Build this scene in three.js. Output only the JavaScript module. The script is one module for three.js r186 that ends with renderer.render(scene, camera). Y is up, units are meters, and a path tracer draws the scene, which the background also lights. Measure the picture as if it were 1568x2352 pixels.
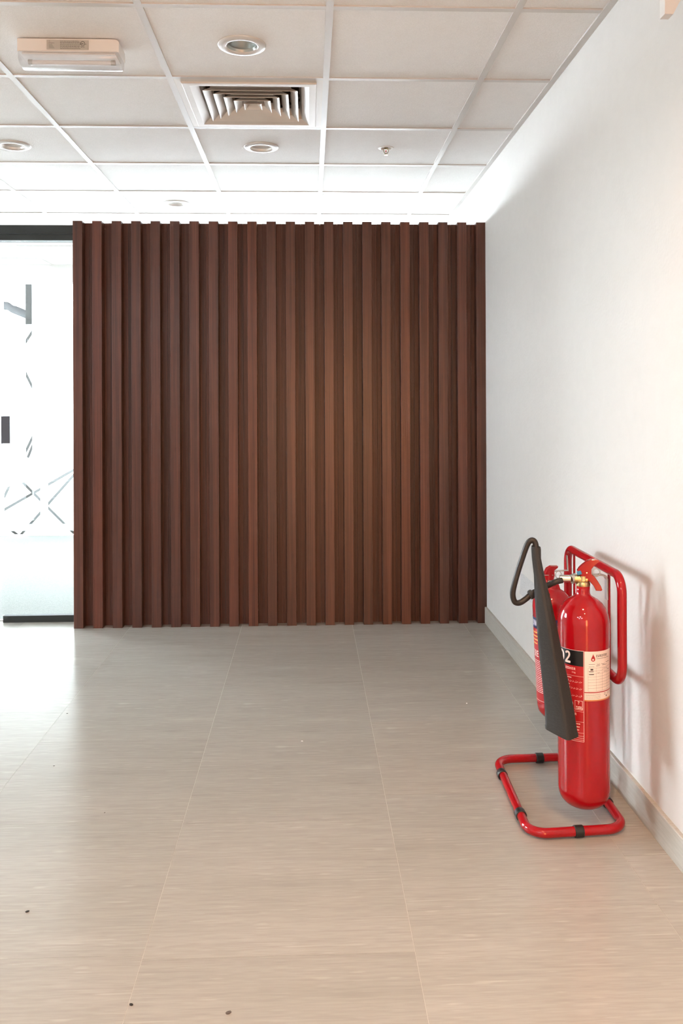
import * as THREE from 'three';
import { RectAreaLightUniformsLib } from 'three/addons/lights/RectAreaLightUniformsLib.js';
import { RoundedBoxGeometry } from 'three/addons/geometries/RoundedBoxGeometry.js';
import { mergeGeometries, toCreasedNormals } from 'three/addons/utils/BufferGeometryUtils.js';

// ------------------------------------------------------------------ camera, sky, exposure
// world: x to the right, y up, the view goes along -z; the camera stands over the origin
const EYE = 1.2148, FOCAL = 1963.74, W = 1568, H = 2352;
const scene = new THREE.Scene();
const camera = new THREE.PerspectiveCamera(2 * Math.atan(H / 2 / FOCAL) * 180 / Math.PI, W / H, 0.05, 100);
camera.matrixAutoUpdate = true;
{
  const yaw = 0.0375, pitch = 0.0022, roll = 0.0039;
  const c = Math.cos(yaw), s = Math.sin(yaw), cp = Math.cos(pitch), sp = Math.sin(pitch), cr = Math.cos(roll), sr = Math.sin(roll);
  const fwd = new THREE.Vector3(s * cp, sp, -c * cp);
  const up0 = new THREE.Vector3(-s * sp, cp, c * sp), right0 = new THREE.Vector3(c, 0, s);
  const right = right0.clone().multiplyScalar(cr).addScaledVector(up0, -sr);
  const up = right0.clone().multiplyScalar(sr).addScaledVector(up0, cr);
  camera.quaternion.setFromRotationMatrix(new THREE.Matrix4().makeBasis(right, up, fwd.clone().negate()));
  camera.position.set(0, EYE, 0);
}
camera.setViewOffset(W, H, 0, H / 2 - 916.35, W, H);
scene.add(camera);
scene.background = new THREE.Color().setRGB(0.94, 1.0, 1.09);
scene.backgroundIntensity = 32;                       // bright overcast sky outside the office windows
const WARM = new THREE.Color().setRGB(1.0, 0.60, 0.34), COOL = new THREE.Color().setRGB(0.97, 1.0, 1.05), PANEL_NITS = 15;   // warm downlights, neutral ceiling panels further back
const DOWNLIGHT_CD = 6;                               // candela of each lit warm downlight behind the camera
const DOOR_GLOW = new THREE.Color().setRGB(1.0, 0.44, 0.16), DOOR_NITS = 10;   // the sunlit glazed door behind the camera
RectAreaLightUniformsLib.init();
const doorLight = new THREE.RectAreaLight(DOOR_GLOW, DOOR_NITS, 0.76, 1.95);
doorLight.position.set(0.48, 1.08, 3.575); doorLight.name = 'door_light'; scene.add(doorLight);   // faces down the room

const renderer = new THREE.WebGLRenderer({ antialias: true });
renderer.toneMapping = THREE.LinearToneMapping;
renderer.toneMappingExposure = 1.46;
renderer.shadowMap.enabled = true;
renderer.shadowMap.type = THREE.PCFSoftShadowMap;

// ------------------------------------------------------------------ helpers
let seed = 20240611;
const rnd = () => { seed = (seed * 1664525 + 1013904223) >>> 0; return seed / 4294967296; };
const used = new Map();
const numbered = (n) => { const k = used.get(n) || 0; used.set(n, k + 1); return k ? `${n}_${String(k).padStart(3, '0')}` : n; };
const V = (x, y, zf) => new THREE.Vector3(x, y, -zf);          // zf is the distance ahead of the camera
function mesh(name, geo, mat, parent, pos) {
  const m = new THREE.Mesh(geo, mat);
  m.name = parent === scene ? numbered(name) : name;
  m.castShadow = m.receiveShadow = true;
  if (pos) m.position.copy(pos);
  (parent || scene).add(m);
  return m;
}
function structure(name, geo, mat, pos) { const m = mesh(name, geo, mat, scene, pos); m.userData.kind = 'structure'; return m; }
function thing(name, label, category, pos, group) {
  const o = new THREE.Group(); o.name = numbered(name); o.userData = { label, category };
  if (group) o.userData.group = group;
  if (pos) o.position.copy(pos);
  scene.add(o); return o;
}
// uv in metres by the way each face points
function metreUV(geo, ox = 0, oy = 0, turn = false) {
  const g = geo.index ? geo.toNonIndexed() : geo;
  const p = g.attributes.position, n = g.attributes.normal, uv = new Float32Array(p.count * 2);
  for (let i = 0; i < p.count; i++) {
    const ax = Math.abs(n.getX(i)), ay = Math.abs(n.getY(i)), az = Math.abs(n.getZ(i));
    let u, v;
    if (ay >= ax && ay >= az) { u = p.getX(i); v = p.getZ(i); } else if (ax >= az) { u = p.getZ(i); v = p.getY(i); } else { u = p.getX(i); v = p.getY(i); }
    if (turn) [u, v] = [v, u];
    uv[2 * i] = u + ox; uv[2 * i + 1] = v + oy;
  }
  g.setAttribute('uv', new THREE.BufferAttribute(uv, 2));
  return g;
}
const boxAt = (x0, x1, y0, y1, z0, z1) => new THREE.BoxGeometry(x1 - x0, y1 - y0, z1 - z0).translate((x0 + x1) / 2, (y0 + y1) / 2, -(z0 + z1) / 2);
function tube(points, r, seg = 64, radial = 14, closed = false, tension = 0.5) {
  return new THREE.TubeGeometry(new THREE.CatmullRomCurve3(points, closed, 'catmullrom', tension), seg, r, radial, closed);
}
// a polyline with rounded corners, as a bent steel tube
class BentPath extends THREE.Curve {
  constructor(pts, radius, closed) {
    super(); this.path = new THREE.CurvePath();
    const n = pts.length; let last = null, first = null;
    for (let i = 0; i < n; i++) {
      if (!closed && (i === 0 || i === n - 1)) { if (last) this.path.add(new THREE.LineCurve3(last, pts[i])); last = pts[i]; continue; }
      const a = pts[(i + n - 1) % n], b = pts[i], c = pts[(i + 1) % n];
      const e = b.clone().addScaledVector(a.clone().sub(b).normalize(), radius), f = b.clone().addScaledVector(c.clone().sub(b).normalize(), radius);
      if (last) this.path.add(new THREE.LineCurve3(last, e)); else first = e;
      this.path.add(new THREE.CubicBezierCurve3(e, e.clone().lerp(b, 0.55), f.clone().lerp(b, 0.55), f)); last = f;
    }
    if (closed) this.path.add(new THREE.LineCurve3(last, first));
  }
  getPoint(t, target = new THREE.Vector3()) { return target.copy(this.path.getPoint(Math.min(t, 1))); }
}
const bent = (pts, radius, r, closed = false, seg = 160) => new THREE.TubeGeometry(new BentPath(pts, radius, closed), seg, r, 16, closed);
function extrudeXY(pts, depth, bevel = 0.001, holes = []) {
  const s = new THREE.Shape(pts.map(([x, y]) => new THREE.Vector2(x, y)));
  holes.forEach((h) => s.holes.push(h));
  return new THREE.ExtrudeGeometry(s, { depth, bevelEnabled: bevel > 0, bevelSize: bevel, bevelThickness: bevel, bevelSegments: 2, curveSegments: 32 });
}
const lathe = (pts, seg = 64) => new THREE.LatheGeometry(pts.map(([r, y]) => new THREE.Vector2(r, y)), seg);

// ------------------------------------------------------------------ procedural textures
function lattice(seedN) { let s = seedN >>> 0; const t = new Float32Array(4096); for (let i = 0; i < 4096; i++) { s = (s * 1664525 + 1013904223) >>> 0; t[i] = s / 4294967296; } return t; }
function vnoise(tab, x, y, px, py) {                            // value noise that repeats after px, py cells
  const xi = Math.floor(x), yi = Math.floor(y), fx = x - xi, fy = y - yi, sx = fx * fx * (3 - 2 * fx), sy = fy * fy * (3 - 2 * fy);
  const h = (i, j) => tab[((((i % px) + px) % px) * 127 + (((j % py) + py) % py) * 311 + ((((i % px) + px) % px) * (((j % py) + py) % py)) * 7) & 4095];
  const a = h(xi, yi), b = h(xi + 1, yi), c = h(xi, yi + 1), d = h(xi + 1, yi + 1);
  return a + (b - a) * sx + (c - a) * sy + (a - b - c + d) * sx * sy;
}
function dataTexture(w, h, fn, srgb = true) {
  const d = new Uint8Array(w * h * 4);
  for (let y = 0; y < h; y++) for (let x = 0; x < w; x++) {
    const c = fn(x / w, y / h), k = (y * w + x) * 4;
    for (let i = 0; i < 3; i++) d[k + i] = Math.max(0, Math.min(255, Math.round(c[i])));
    d[k + 3] = 255;
  }
  const t = new THREE.DataTexture(d, w, h);
  t.wrapS = t.wrapT = THREE.RepeatWrapping; t.magFilter = THREE.LinearFilter; t.minFilter = THREE.LinearMipmapLinearFilter; t.generateMipmaps = true;
  if (srgb) t.colorSpace = THREE.SRGBColorSpace;
  t.needsUpdate = true; return t;
}
function scaled(t, w, h) { t.repeat.set(1 / w, 1 / h); return t; }   // uv are metres
const L1 = lattice(11), L2 = lattice(29), L3 = lattice(53), L4 = lattice(97);
const grey = (v) => [v, v, v];

const floorMap = scaled(dataTexture(1024, 1024, (u, v) => {
  const streak = vnoise(L1, u * 9, v * 220, 9, 220) - 0.5, fine = vnoise(L2, u * 40, v * 420, 40, 420) - 0.5;
  const cloud = vnoise(L3, u * 4, v * 14, 4, 14) - 0.5;
  const band = vnoise(L4, u * 5, v * 60, 5, 60);
  let k = streak * 7 + fine * 8 + cloud * 5;
  if (band > 0.8) k -= (band - 0.8) * 55 * vnoise(L2, u * 14, v * 300, 14, 300);
  const lite = vnoise(L4, u * 16 + 3, v * 190, 16, 190);
  if (lite > 0.86) k += (lite - 0.86) * 90;
  return [171 + k, 168 + k, 161 + k];
}), 1.2, 1.2);
const ceilMap = scaled(dataTexture(512, 512, (u, v) => {
  const k = (vnoise(L1, u * 160, v * 160, 160, 160) - 0.5) * 7 + (vnoise(L3, u * 12, v * 12, 12, 12) - 0.5) * 2;
  const pit = vnoise(L2, u * 110, v * 110, 110, 110); const p = pit > 0.9 ? -(pit - 0.9) * 60 : 0;
  return [244 + k + p, 244 + k + p, 243 + k + p];
}), 0.45, 0.45);
const ceilBump = scaled(dataTexture(512, 512, (u, v) => grey(150 + (vnoise(L1, u * 160, v * 160, 160, 160) - 0.5) * 150), false), 0.45, 0.45);
const wallBump = scaled(dataTexture(512, 512, (u, v) => grey(128 + (vnoise(L4, u * 90, v * 90, 90, 90) - 0.5) * 110 + (vnoise(L2, u * 8, v * 8, 8, 8) - 0.5) * 60), false), 0.6, 0.6);
const wallMap = scaled(dataTexture(512, 512, (u, v) => {
  const k = (vnoise(L2, u * 5, v * 5, 5, 5) - 0.5) * 3 + (vnoise(L1, u * 60, v * 60, 60, 60) - 0.5) * 2;
  return [219 + k, 217 + k, 213 + k];
}), 2, 2);
const woodMap = (() => {
  return scaled(dataTexture(512, 1024, (u, v) => {
    const g1 = vnoise(L1, u * 150, v * 5, 150, 5) - 0.5, g2 = vnoise(L2, u * 260, v * 16, 260, 16) - 0.5, g3 = vnoise(L3, u * 24, v * 2, 24, 2) - 0.5;
    const pore = vnoise(L4, u * 240, v * 40, 240, 40); const p = pore > 0.8 ? -(pore - 0.8) * 60 : 0;
    const k = g1 * 22 + g2 * 14 + g3 * 24 + p;
    return [80 + k, 44 + k * 0.7, 32 + k * 0.6];
  }), 0.5, 2.4);
})();
const woodBump = scaled(dataTexture(512, 512, (u, v) => grey(128 + (vnoise(L2, u * 240, v * 10, 240, 10) - 0.5) * 160), false), 0.5, 2.4);
const carpetMap = scaled(dataTexture(256, 256, (u, v) => { const k = (vnoise(L1, u * 100, v * 100, 100, 100) - 0.5) * 26; return [104 + k, 107 + k, 102 + k]; }), 0.3, 0.3);
const skirtMap = scaled(dataTexture(512, 256, (u, v) => {
  const k = (vnoise(L1, u * 10, v * 90, 10, 90) - 0.5) * 12 + (vnoise(L3, u * 60, v * 60, 60, 60) - 0.5) * 6;
  return [181 + k, 178 + k, 169 + k];
}), 1.2, 0.3);
const plasterMap = scaled(dataTexture(256, 256, (u, v) => {
  const k = (vnoise(L1, u * 60, v * 60, 60, 60) - 0.5) * 22, s = vnoise(L2, u * 40, v * 40, 40, 40); return grey(205 + k - (s > 0.9 ? (s - 0.9) * 700 : 0));
}), 0.15, 0.15);
const rubberMap = scaled(dataTexture(256, 256, (u, v) => { const k = (vnoise(L3, u * 90, v * 90, 90, 90) - 0.5) * 16; return [37 + k, 36 + k, 33 + k]; }), 0.1, 0.1);
const redBump = scaled(dataTexture(256, 256, (u, v) => grey(128 + (vnoise(L1, u * 70, v * 70, 70, 70) - 0.5) * 120), false), 0.06, 0.06);

// ------------------------------------------------------------------ materials
const phys = (o) => new THREE.MeshPhysicalMaterial(o), std = (o) => new THREE.MeshStandardMaterial(o);
const lin = (r, g, b) => new THREE.Color().setRGB(r, g, b);
const M = {
  wall: std({ map: wallMap, bumpMap: wallBump, bumpScale: 0.0006, roughness: 0.62 }),
  ceilTile: std({ map: ceilMap, bumpMap: ceilBump, bumpScale: 0.0008, roughness: 0.9 }),
  white: std({ color: lin(0.82, 0.81, 0.79), roughness: 0.42 }),
  whiteSteel: std({ color: lin(0.68, 0.67, 0.65), roughness: 0.38 }),
  slab: std({ color: lin(0.45, 0.45, 0.44), roughness: 0.9 }),
  grout: std({ color: lin(0.60, 0.58, 0.53), roughness: 0.7 }),
  skirt: std({ map: skirtMap, roughness: 0.4 }),
  plaster: std({ map: plasterMap, roughness: 0.9 }),
  carpet: std({ map: carpetMap, roughness: 1 }),
  glass: phys({ color: lin(0.975, 0.99, 0.984), transmission: 1, thickness: 0, roughness: 0, ior: 1.5 }),
  alu: std({ color: lin(0.022, 0.030, 0.030), roughness: 0.5, metalness: 0.2 }),
  handle: std({ color: lin(0.07, 0.075, 0.09), roughness: 0.45, metalness: 0.3 }),
  red: phys({ color: lin(0.33, 0.0015, 0.005), roughness: 0.45, specularIntensity: 0.08, bumpMap: redBump, bumpScale: 0.00006, clearcoat: 1, clearcoatRoughness: 0.06 }),
  redTube: phys({ color: lin(0.32, 0.0015, 0.005), roughness: 0.45, specularIntensity: 0.08, clearcoat: 0.9, clearcoatRoughness: 0.07 }),
  rubber: std({ map: rubberMap, roughness: 0.6 }),
  hose: std({ color: lin(0.016, 0.014, 0.012), roughness: 0.45 }),
  clip: std({ color: lin(0.012, 0.012, 0.012), roughness: 0.5 }),
  brass: std({ color: lin(0.62, 0.46, 0.24), roughness: 0.32, metalness: 1 }),
  chrome: std({ color: lin(0.66, 0.64, 0.60), roughness: 0.25, metalness: 1 }),
  zinc: std({ color: lin(0.55, 0.54, 0.52), roughness: 0.38, metalness: 1 }),
  blueTab: std({ color: lin(0.03, 0.20, 0.36), roughness: 0.4 }),
  reflector: std({ color: lin(0.42, 0.44, 0.42), roughness: 0.28, metalness: 1 }),
  paleReflector: std({ color: lin(0.86, 0.86, 0.84), roughness: 0.3, metalness: 0.4 }),
  ledChip: std({ color: lin(0.75, 0.55, 0.10), roughness: 0.6 }),
  dark: std({ color: lin(0.02, 0.02, 0.02), roughness: 0.8 }),
  duct: std({ color: lin(0.10, 0.08, 0.07), roughness: 0.7 }),
  clearPlastic: phys({ color: lin(0.95, 0.96, 0.97), transmission: 0.85, thickness: 0, roughness: 0.18, ior: 1.49 }),
  film: null,
  asphalt: phys({ color: lin(0.017, 0.018, 0.0178), roughness: 1, specularIntensity: 0 }),
  concrete: std({ color: lin(0.15, 0.15, 0.148), roughness: 0.9 }),
  kerb: std({ color: lin(0.018, 0.02, 0.019), roughness: 0.9 }),
  post: std({ color: lin(0.014, 0.016, 0.016), roughness: 0.7 }),
  postPale: std({ color: lin(0.55, 0.54, 0.53), roughness: 0.7 }),
};
const floorMats = [0, 1, 2, 3].map((i) => std({ map: floorMap, color: lin(...[[1, 1, 1], [0.97, 0.975, 0.975], [1.0, 0.985, 0.97], [0.95, 0.95, 0.95]][i]), roughness: 0.21 }));
const woodMats = [[1, 1, 1], [0.86, 0.84, 0.84], [1.12, 1.02, 0.96], [0.94, 0.98, 1.02], [1.06, 0.92, 0.84]].map((c) => phys({ map: woodMap, color: lin(...c), specularIntensity: 0.9, roughness: 0.3, bumpMap: woodBump, bumpScale: 0.00025 }));
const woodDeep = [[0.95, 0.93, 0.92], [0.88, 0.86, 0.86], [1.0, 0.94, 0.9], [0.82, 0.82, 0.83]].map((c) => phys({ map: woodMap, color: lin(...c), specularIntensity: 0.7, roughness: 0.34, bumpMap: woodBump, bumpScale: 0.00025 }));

// ------------------------------------------------------------------ the room shell
const CEIL = 2.4564, WX = 0.9629, LEFT = -4.2, BACK = -3.6, FAR = 7.86, PANEL = 4.6323, TOP = 2.85;

// floor: 600 mm vinyl tiles over a pale base, staggered from column to column
const floor = structure('floor', boxAt(LEFT - 0.2, WX + 0.2, -0.2, -0.0005, BACK - 0.2, 4.86), M.grout);
{
  const cols = [[-3.968, 1.893], [-3.368, 1.593], [-2.768, 1.893], [-2.168, 1.593], [-1.568, 1.593], [-0.968, 1.893], [-0.369, 1.878], [0.228, 2.03], [0.832, 1.65]];
  const S = 0.6, GAP = 0.0009;
  const put = (x0, x1, z0, z1) => {
    const t = 0.0004;
    const g = metreUV(boxAt(x0 + GAP / 2, x1 - GAP / 2, -t, 0, z0 + GAP / 2, z1 - GAP / 2), rnd() * 1.2, rnd() * 1.2);
    mesh('tile', g, floorMats[Math.floor(rnd() * 4)], floor);
  };
  put(LEFT, -3.968, BACK, 4.86);
  cols.forEach(([x, z0], i) => {
    const x1 = i + 1 < cols.length ? cols[i + 1][0] : WX;
    let z = z0 - S * Math.ceil((z0 - BACK) / S);
    while (z < 4.86) { const a = Math.max(z, BACK), b = Math.min(z + S, 4.86); if (b - a > 0.01) put(x, x1, a, b); z += S; }
  });
}
structure('floor_office', metreUV(boxAt(LEFT - 0.2, WX + 0.2, -0.2, 0, 4.86, FAR + 0.1)), M.carpet);

// right wall with its skirting and a patch of bare filler
const wallRight = structure('wall_right', metreUV(boxAt(WX, WX + 0.2, -0.2, TOP, BACK - 0.2, FAR + 0.2)), M.wall);
{
  const patch = new THREE.Shape([[-3.90, 0.327], [-3.872, 0.4235], [-3.845, 0.427], [-3.70, 0.4245], [-3.60, 0.428], [-3.575, 0.36], [-3.66, 0.335], [-3.78, 0.325]].map(([a, b]) => new THREE.Vector2(a, b)));
  const g = new THREE.ExtrudeGeometry(patch, { depth: 0.0012, bevelEnabled: false }).rotateY(-Math.PI / 2).translate(WX + 0.0001, 0, 0);
  // shape x (negative zf) became z
  mesh('plaster_patch', metreUV(g), M.plaster, wallRight);
}
{ // left wall: one small window in the hall, wide glazing along the office
  const openings = [[3.4, 4.6, 1.15, 2.1, 1, 'window_6'], [6.2, 7.74, 0.12, 2.34, 2, 'window_5']], O = LEFT - 0.2;
  const solid = [boxAt(O, LEFT, -0.2, TOP, BACK - 0.2, 3.4), boxAt(O, LEFT, -0.2, TOP, 4.6, 6.2), boxAt(O, LEFT, -0.2, TOP, 7.74, FAR + 0.2)];
  for (const [a, b, y0, y1] of openings) solid.push(boxAt(O, LEFT, -0.2, y0, a, b), boxAt(O, LEFT, y1, TOP, a, b));
  structure('wall_left', metreUV(mergeGeometries(solid)), M.wall);
  for (const [a, b, y0, y1, n, name] of openings) {
    const win = new THREE.Group(); win.name = name; win.userData.kind = 'structure'; scene.add(win);
    const w = (b - a) / n;
    for (let k = 0; k < n; k++) mesh('pane', boxAt(LEFT - 0.106, LEFT - 0.1, y0 + 0.02, y1 - 0.02, a + k * w + 0.02, a + (k + 1) * w - 0.02), M.glass, win);
    for (let k = 0; k <= n; k++) mesh('mullion', boxAt(LEFT - 0.13, LEFT - 0.07, y0, y1, Math.max(a, a + k * w - 0.025), Math.min(b, a + k * w + 0.025)), M.alu, win);
    mesh('sill', boxAt(LEFT - 0.2, LEFT + 0.02, y0 - 0.02, y0, a, b), M.white, win);
  }
}
structure('wall_behind', metreUV(boxAt(LEFT, WX, -0.2, TOP, BACK - 0.2, BACK)), M.wall);
{
  const d = new THREE.Group(); d.name = 'door_1'; d.userData.kind = 'structure'; scene.add(d);
  mesh('frame', mergeGeometries([boxAt(0.05, 0.10, 0, 2.15, BACK, BACK + 0.03), boxAt(0.86, 0.91, 0, 2.15, BACK, BACK + 0.03), boxAt(0.10, 0.86, 2.06, 2.15, BACK, BACK + 0.03), boxAt(0.10, 0.86, 0, 0.10, BACK, BACK + 0.03)]), M.alu, d);
  mesh('glass', boxAt(0.10, 0.86, 0.10, 2.06, BACK + 0.004, BACK + 0.012), std({ color: lin(0.7, 0.68, 0.64), roughness: 0.4, emissive: DOOR_GLOW, emissiveIntensity: 1.2 }), d);
}
structure('wall_far', metreUV(boxAt(LEFT, WX, 2.304, TOP, FAR, FAR + 0.15)), M.white);
{
  const sk = new THREE.Shape(); sk.moveTo(0, 0); sk.lineTo(0.012, 0); sk.lineTo(0.012, 0.084); sk.quadraticCurveTo(0.012, 0.088, 0.008, 0.088); sk.lineTo(0, 0.088);
  const g = new THREE.ExtrudeGeometry(sk, { depth: PANEL - BACK, bevelEnabled: false, curveSegments: 6 });
  g.scale(-1, 1, 1);
  const gg = metreUV(g.translate(WX, 0, -PANEL));
  for (let i = 0; i < gg.attributes.position.count; i += 3) {         // the mirror turned the faces round
    for (const a of ['position', 'normal', 'uv']) { const at = gg.attributes[a], n = at.itemSize; for (let k = 0; k < n; k++) { const t = at.array[(i + 1) * n + k]; at.array[(i + 1) * n + k] = at.array[(i + 2) * n + k]; at.array[(i + 2) * n + k] = t; } }
  }
  structure('baseboard_right', gg, M.skirt);
}

// ceiling: a slab above, hung steel bars and lay-in mineral tiles below it
const ceiling = structure('ceiling', boxAt(LEFT - 0.2, WX + 0.2, TOP, TOP + 0.15, BACK - 0.2, FAR + 0.2), M.slab);
const CX0 = 0.069, CZ0 = 3.2995, P = 0.6, BAR = 0.024;
const LIGHTS = [[-0.231, 2.9995], [-0.231, 4.1995], [-1.431, 4.1995], [-0.831, 5.3995], [-2.031, 6.5995], [0.369, 1.1995], [0.369, -0.0005]];
const PANELS = [[-2.631, -1.2005], [-1.431, -1.2005], [-2.631, -2.4005], [-1.431, -2.4005]];
const VENT = [-0.231, 3.5995], SPRINKLER = [0.382, 4.2025];
{
  const xs = [], zs = [];
  for (let x = CX0 - 8 * P; x < WX; x += P) if (x > LEFT) xs.push(x);
  for (let z = CZ0 - 12 * P; z < FAR; z += P) if (z > BACK) zs.push(z);
  const X = [LEFT, ...xs, WX], Z = [BACK, ...zs, FAR];
  const Y0 = CEIL, YT = CEIL + 0.005;
  const holed = (w, d, hx, hz, r) => {
    const s = new THREE.Shape([new THREE.Vector2(-w / 2, -d / 2), new THREE.Vector2(w / 2, -d / 2), new THREE.Vector2(w / 2, d / 2), new THREE.Vector2(-w / 2, d / 2)]);
    const h = new THREE.Path(); h.absarc(hx, hz, r, 0, Math.PI * 2, true); s.holes.push(h);
    return new THREE.ExtrudeGeometry(s, { depth: 0.015, bevelEnabled: false, curveSegments: 40 }).rotateX(Math.PI / 2).translate(0, 0.015, 0);
  };
  const plain = new Map();
  for (let i = 0; i + 1 < X.length; i++) for (let j = 0; j + 1 < Z.length; j++) {
    const w = X[i + 1] - X[i] - 0.004, d = Z[j + 1] - Z[j] - 0.004, cx = (X[i] + X[i + 1]) / 2, cz = (Z[j] + Z[j + 1]) / 2;
    if (w < 0.03 || d < 0.03) continue;
    if (PANELS.some(([a, b]) => Math.abs(a - cx) < 0.2 && Math.abs(b - cz) < 0.2)) continue;
    if (Math.abs(cx - VENT[0]) < 0.2 && Math.abs(cz - VENT[1]) < 0.2) continue;
    const spot = LIGHTS.find(([a, b]) => Math.abs(a - cx) < 0.25 && Math.abs(b - cz) < 0.25);
    const spr = Math.abs(SPRINKLER[0] - cx) < 0.25 && Math.abs(SPRINKLER[1] - cz) < 0.25;
    let g;
    if (spot) g = metreUV(holed(w, d, spot[0] - cx, -(spot[1] - cz) * -1, 0.062));
    else if (spr) g = metreUV(holed(w, d, SPRINKLER[0] - cx, SPRINKLER[1] - cz, 0.025));
    else { const key = w.toFixed(3) + d.toFixed(3); if (!plain.has(key)) plain.set(key, metreUV(new THREE.BoxGeometry(w, 0.015, d).translate(0, 0.0075, 0))); g = plain.get(key); }
    mesh('tile', g, M.ceilTile, ceiling, V(cx, YT + (rnd() - 0.5) * 0.0012, cz));
  }
  for (const x of xs) mesh('grid_bar', boxAt(x - BAR / 2, x + BAR / 2, Y0, Y0 + 0.0045, BACK, FAR), M.whiteSteel, ceiling);
  for (const z of zs) for (let i = 0; i + 1 < X.length; i++) {
    const a = X[i] + (i ? BAR / 2 : 0), b = X[i + 1] - (i + 2 < X.length ? BAR / 2 : 0);
    if (b - a > 0.02) mesh('grid_bar', boxAt(a, b, Y0 + 0.0003, Y0 + 0.0045, z - BAR / 2, z + BAR / 2), M.whiteSteel, ceiling);
  }
}
structure('trim_1', boxAt(WX - 0.024, WX, CEIL - 0.0015, CEIL + 0.02, BACK, FAR), M.whiteSteel);

// far office windows: clear glass, frosted film with a cut pattern of clear lines up to 1.92 m
{
  const edges = [LEFT, -2.795, -1.60, -0.40, WX];
  const lines = [[[-2.782, 0.2296], [-2.1514, 0.5874]], [[-2.7817, 0.3456], [-2.5041, 0.928]], [[-2.6915, 0.556], [-2.1579, 0.0173]], [[-2.1516, 0.5383], [-2.6219, 0.0127]], [[-2.7797, 0.0892], [-2.671, 0.0073]],
    [[-2.2349, 0.9365], [-2.1553, 0.845]], [[-2.5149, 1.8608], [-2.62, 1.697]], [[-2.62, 1.545], [-2.47, 1.236]], [[-2.47, 1.292], [-2.3823, 1.1504]], [[-2.3823, 1.1504], [-2.56, 0.72]], [[-2.1514, 0.5874], [-1.60, 0.90]], [[-2.1516, 0.5383], [-1.60, 1.15]]];
  for (let k = 0; k < 4; k++) {
    const x0 = edges[k], x1 = edges[k + 1], w = x1 - x0;
    const win = new THREE.Group(); win.name = `window_${k + 1}`; win.userData.kind = 'structure'; scene.add(win);
    mesh('pane', boxAt(x0 + 0.004, x1 - 0.004, 0.004, 2.30, FAR + 0.03, FAR + 0.031), M.glass, win);
    mesh('mullion', boxAt(x0 - 0.008, x0 + 0.008, 0, 2.304, FAR, FAR + 0.06), M.postPale, win);
    mesh('sill', boxAt(x0, x1, 0, 0.006, FAR, FAR + 0.06), M.postPale, win);
    if (k > 1) continue;                                              // the two windows behind the partition are clear
    const cw = Math.round(w * 800), ch = 1533, c = document.createElement('canvas'); c.width = cw; c.height = ch;
    const g = c.getContext('2d'); g.fillStyle = '#fff'; g.fillRect(0, 0, cw, ch); g.strokeStyle = '#000'; g.lineWidth = 0.024 * 800; g.lineCap = 'butt';
    const shift = k === 1 ? 0 : (k - 1) * 1.2;
    for (const [a, b] of lines) {
      const dx = b[0] - a[0], dy = b[1] - a[1], l = Math.hypot(dx, dy), e = 0.02;
      const px = (p, s) => [(p[0] + s * dx / l * e + shift - x0) * 800, ch - (p[1] + s * dy / l * e) * 800];
      g.beginPath(); g.moveTo(...px(a, -1)); g.lineTo(...px(b, 1)); g.stroke();
    }
    const t = new THREE.CanvasTexture(c);
    const mat = phys({ color: lin(0.95, 0.97, 0.96), transmission: 0.4, thickness: 0, roughness: 1, alphaMap: t, alphaTest: 0.5, side: THREE.DoubleSide });
    mesh('frosted_film', new THREE.PlaneGeometry(w - 0.01, 1.9165).translate((x0 + x1) / 2, 1.9165 / 2 + 0.006, -(FAR + 0.0285)), mat, win);
  }
}
// outdoors, seen through the clear glass
structure('pavement', boxAt(-4.4, -1.75, -0.15, -0.02, FAR + 0.15, 26), M.asphalt);
structure('terrace', boxAt(-1.75, 14, -0.15, -0.02, FAR + 0.15, 26), M.concrete);
structure('terrace', boxAt(-24, -4.4, -0.15, -0.02, -12, 26), M.concrete);
structure('roof_overhang', boxAt(-4.4, -1.75, 2.78, 2.95, FAR + 0.15, 11.2), M.concrete);
structure('kerb', boxAt(-4.4, -1.75, -0.02, 0.02, FAR + 0.18, FAR + 0.62), M.kerb);
{
  const a = mesh('post', new RoundedBoxGeometry(0.066, 2.75, 0.066, 2, 0.006).translate(-2.903, 1.355, -9), M.post, scene);
  a.userData = { label: 'dark outdoor post behind the frosted glass, seen as a grey strip', category: 'post' };
  const b = mesh('post', new RoundedBoxGeometry(0.062, 2.4, 0.062, 2, 0.006).translate(-2.758, 1.18, -9), M.postPale, scene);
  b.userData = { label: 'pale outdoor post just right of the dark post, behind the glass', category: 'post' };
  const cano = thing('canopy_arm', 'mottled grey folded awning sloping down to the dark outdoor post', 'awning');
  const pts = [V(-4.2, 2.24, 9.05), V(-3.24, 2.225, 9.05), V(-3.1, 2.19, 9.05), V(-2.94, 2.125, 9.05)];
  mesh('awning_roll', tube(pts, 0.045, 40, 10), std({ map: plasterMap, color: lin(0.12, 0.125, 0.135), roughness: 0.9 }), cano);
}

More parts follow.
